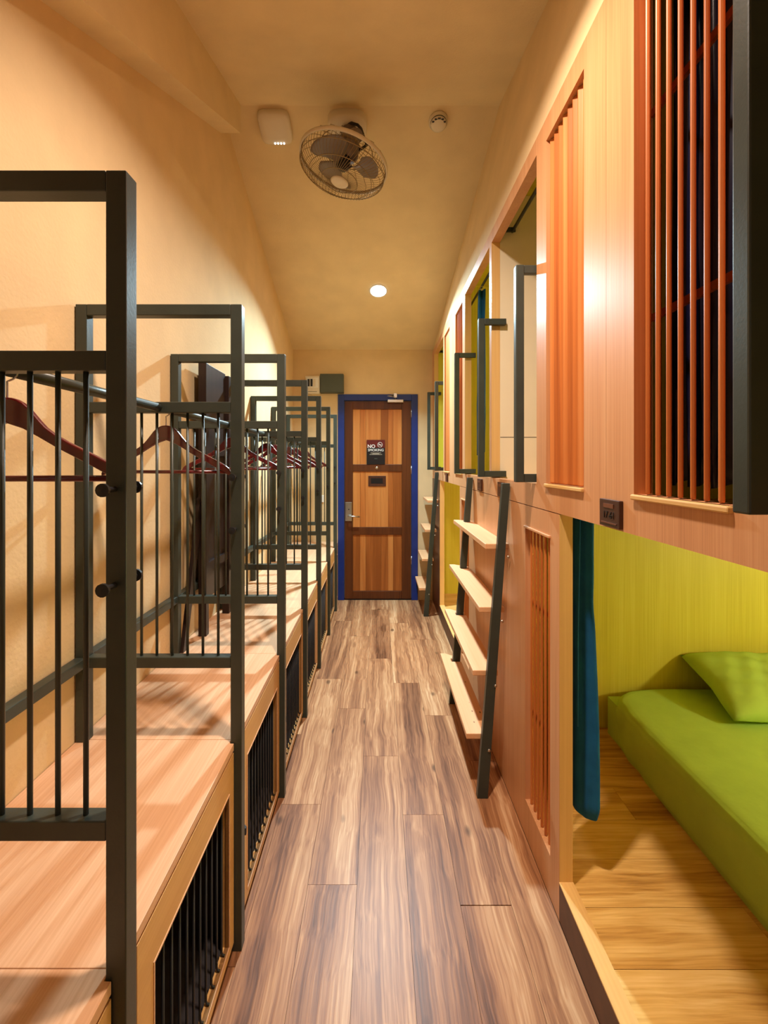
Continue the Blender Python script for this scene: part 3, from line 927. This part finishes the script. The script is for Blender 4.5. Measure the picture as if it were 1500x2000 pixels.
ap = thing('ceiling_router', 'rounded cream ceiling box with small lights, left of the fan', 'router')
ap.matrix_world = on_ceiling(-.610, 2.70)
pts = []
def sq(r, k, n=40, ex=5.0):
    out = []
    for i in range(n):
        a = 2 * math.pi * i / n
        c, s_ = math.cos(a), math.sin(a)
        out.append((math.copysign(abs(c) ** (2 / ex), c) * r, math.copysign(abs(s_) ** (2 / ex), s_) * r))
    return out
mb = MB(); nn = 40; vs = []
prof = [(.092, 0), (.094, -.012), (.092, -.03), (.084, -.038), (.05, -.042), (.002, -.043)]
for r, z in prof:
    vs += [(x, y, z) for x, y in sq(r, 0, nn)]
fs = [(i * nn + k, i * nn + (k + 1) % nn, (i + 1) * nn + (k + 1) % nn, (i + 1) * nn + k) for i in range(len(prof) - 1) for k in range(nn)]
mb.add(vs, fs, True); mb.build('housing', M['white'], ap)
led = MB().lathe([(0, 0), (.005, -.002), (.006, .004)], 10).mesh('light_dot', emit_mat('led_white', (1, 1, .95), 2.0))
for i in range(4):
    obj('light_dot', led, ap, loc=(-.015 + .018 * i, -.080 if False else .078, -.0415))

# ------------------------------------------------------------------ orbit fan
fan = thing('orbit_fan', 'cream orbit fan with grey blades and wire cage on the ceiling', 'fan')
CM = on_ceiling(-.183, 2.69)
fan.location = CM.translation
inv = Matrix.Translation(-Vector(CM.translation))
A = inv @ CM
mb = MB(); vs = []; prof = [(1.0, 0.0), (1.0, -.05), (.92, -.064), (.5, -.068), (.02, -.068)]
for k, z in prof:
    vs += [A @ Vector((x * .115 * k, y * .085 * k, z)) for x, y in sq(1, 0, nn, 3.2)]
fs = [(i * nn + q, i * nn + (q + 1) % nn, (i + 1) * nn + (q + 1) % nn, (i + 1) * nn + q) for i in range(len(prof) - 1) for q in range(nn)]
mb.add(vs, fs, True); mb.build('mount', M['white'], fan)
C = Vector((-.19, 2.50, 3.085)) - Vector(CM.translation)     # cage centre
axis = Vector((-.22, -.05, -1)).normalized()                # direction the fan blows
ux = axis.cross(Vector((0, 1, 0))).normalized(); uy = axis.cross(ux).normalized()
FMX = Matrix((ux, uy, axis)).transposed().to_4x4(); FMX.translation = C
def F(x, y, z): return FMX @ Vector((x, y, z))
st = A @ Vector((.01, .0, -.066))
MB().tube([st, st + Vector((.005, -.005, -.05)), F(0.035, 0, -.17)], [.05, .045, .036], 16).build('swivel', M['fanblade'], fan)
MB().tube([A @ Vector((.0, -.03, -.06)), A @ Vector((.03, -.05, -.075)), A @ Vector((.065, -.055, -.10)), A @ Vector((.085, -.06, -.14)), F(.10, .0, -.13), F(.08, .0, -.105), F(.06, .0, -.09)], .008, 8).build('cable', M['black'], fan)
MB().tube([F(.03, 0, -.185), F(.012, 0, -.15), F(0, 0, -.10)], [.03, .045, .03], 14).build('neck', M['fanblade'], fan)
MB().lathe([(0, -.145), (.052, -.14), (.066, -.11), (.068, -.05), (.055, -.03), (0, -.028)], 24, FMX).build('motor', M['fanblade'], fan)
# blades
RB = .195
def blade(t0):
    def P(u, v):
        r = .035 + (RB - .035) * v
        wdt = math.radians(84) * (0.62 + .55 * v - .35 * max(0, v - .75) / .25 * (abs(u - .5) * 2) ** 2)
        a = t0 + (u - .5) * wdt + .35 * v
        z = .004 + .045 * (u - .5) * (1 - .3 * v)
        rr = r * (1 - .07 * v * (abs(u - .5) * 2) ** 3)
        return F(rr * math.cos(a), rr * math.sin(a), z)
    return P
for i in range(3):
    o = MB().grid(blade(i * 2 * math.pi / 3 - .25), 12, 12).build('blade', M['fanblade'], fan)
    so_ = o.modifiers.new('solid', 'SOLIDIFY'); so_.thickness = .003
MB().lathe([(0, -.03), (.034, -.03), (.036, .02), (.026, .034), (0, .036)], 20, FMX).build('hub', M['black'], fan)
# cage
RC = .236
cg = MB()
def ring(r, z, t=.0022, n=56):
    cg.tube([F(r * math.cos(a), r * math.sin(a), z) for a in [i * 2 * math.pi / n for i in range(n)]], t, 5, True)
ring(RC, 0.0, .0042); ring(RC * .995, .045, .0022); ring(RC * .74, .086); ring(RC * .42, .102)
ring(RC * .62, -.075); ring(RC * .3, -.10)
NW = 72
for i in range(NW):
    a = 2 * math.pi * i / NW
    c, s_ = math.cos(a), math.sin(a)
    tw = .45
    pr = []
    for k, (r, z, q) in enumerate(((RC, 0.0, 0), (RC * .998, .03, .0), (RC * .96, .055, .03), (RC * .85, .075, .12), (RC * .66, .092, .3), (RC * .42, .103, .62), (.048, .108, 1.0))):
        b = a + tw * q
        pr.append(F(r * math.cos(b), r * math.sin(b), z))
    cg.tube(pr, .0012, 4, cap=False)
for i in range(24):
    a = 2 * math.pi * i / 24
    cg.tube([F(r * math.cos(a), r * math.sin(a), z) for r, z in ((RC, 0), (RC * .97, -.03), (RC * .8, -.058), (RC * .5, -.085), (.066, -.105))], .0013, 4, cap=False)
cg.build('cage', M['wire'], fan)
rr = MB(); n = 56
rr.lathe([(RC + .002, -.012), (RC + .010, -.010), (RC + .010, .008), (RC + .002, .010), (RC + .002, -.012)], n, FMX).build('rim', M['white'], fan)
MB().lathe([(0, .119), (.042, .117), (.050, .110), (.048, .104), (0, .104)], 28, FMX).build('badge', M['white'], fan)

# ------------------------------------------------------------------ unseen lamps added to light the pods, fixtures guessed
def added_pod_lamp(x, y, z, label, power):
    t = thing('added_pod_lamp', label, 'lamp', (x, y, z), 'unseen lamps added inside the pods')
    B(-.012, 0, -.03, .03, -.03, .03).build('wall_plate', M['whiter'], t, bevel=.003)
    MB().tube([(-.012, 0, 0), (-.05, 0, .0), (-.07, 0, -.01)], .006, 8).build('arm', M['steel'], t)
    MB().lathe([(.012, .03), (.03, .02), (.042, -.03), (.040, -.03), (.028, .016), (.012, .026)], 20, Matrix.Translation((-.085, 0, -.01))).build('shade', M['whiter'], t)
    bl = MB().lathe([(0, -.022), (.014, -.016), (.018, 0), (.012, .014), (0, .018)], 14, Matrix.Translation((-.085, 0, -.02))).build('bulb', M['glow_warm'], t)
    ld = bpy.data.lights.new('added_pod_lamp_light', 'POINT'); ld.energy = power; ld.color = (1.0, 0.92, 0.76); ld.shadow_soft_size = .05
    lo = link(bpy.data.objects.new('added_pod_lamp_light', ld), t); lo.location = (-.11, 0, -.05)
    return t
added_pod_lamp(XBK, 1.05, 1.12, 'unseen lamp assumed on the back wall of the open lower pod', 36)
added_pod_lamp(XBK, 3.30, 1.12, 'added unseen lamp on the back wall of the far lower pod', 48)
added_pod_lamp(XBK, 2.80, 2.30, 'added unseen lamp on the back wall of the pod with the steel bottle', 20)
added_pod_lamp(XBK, 4.10, 2.30, 'added unseen lamp on the back wall of the last upper pod', 14)
added_pod_lamp(XBK, 1.70, 2.30, 'added unseen lamp on the back wall of the pod with the cream partition', 5)  # faint fill added to lift this pod's dark ceiling
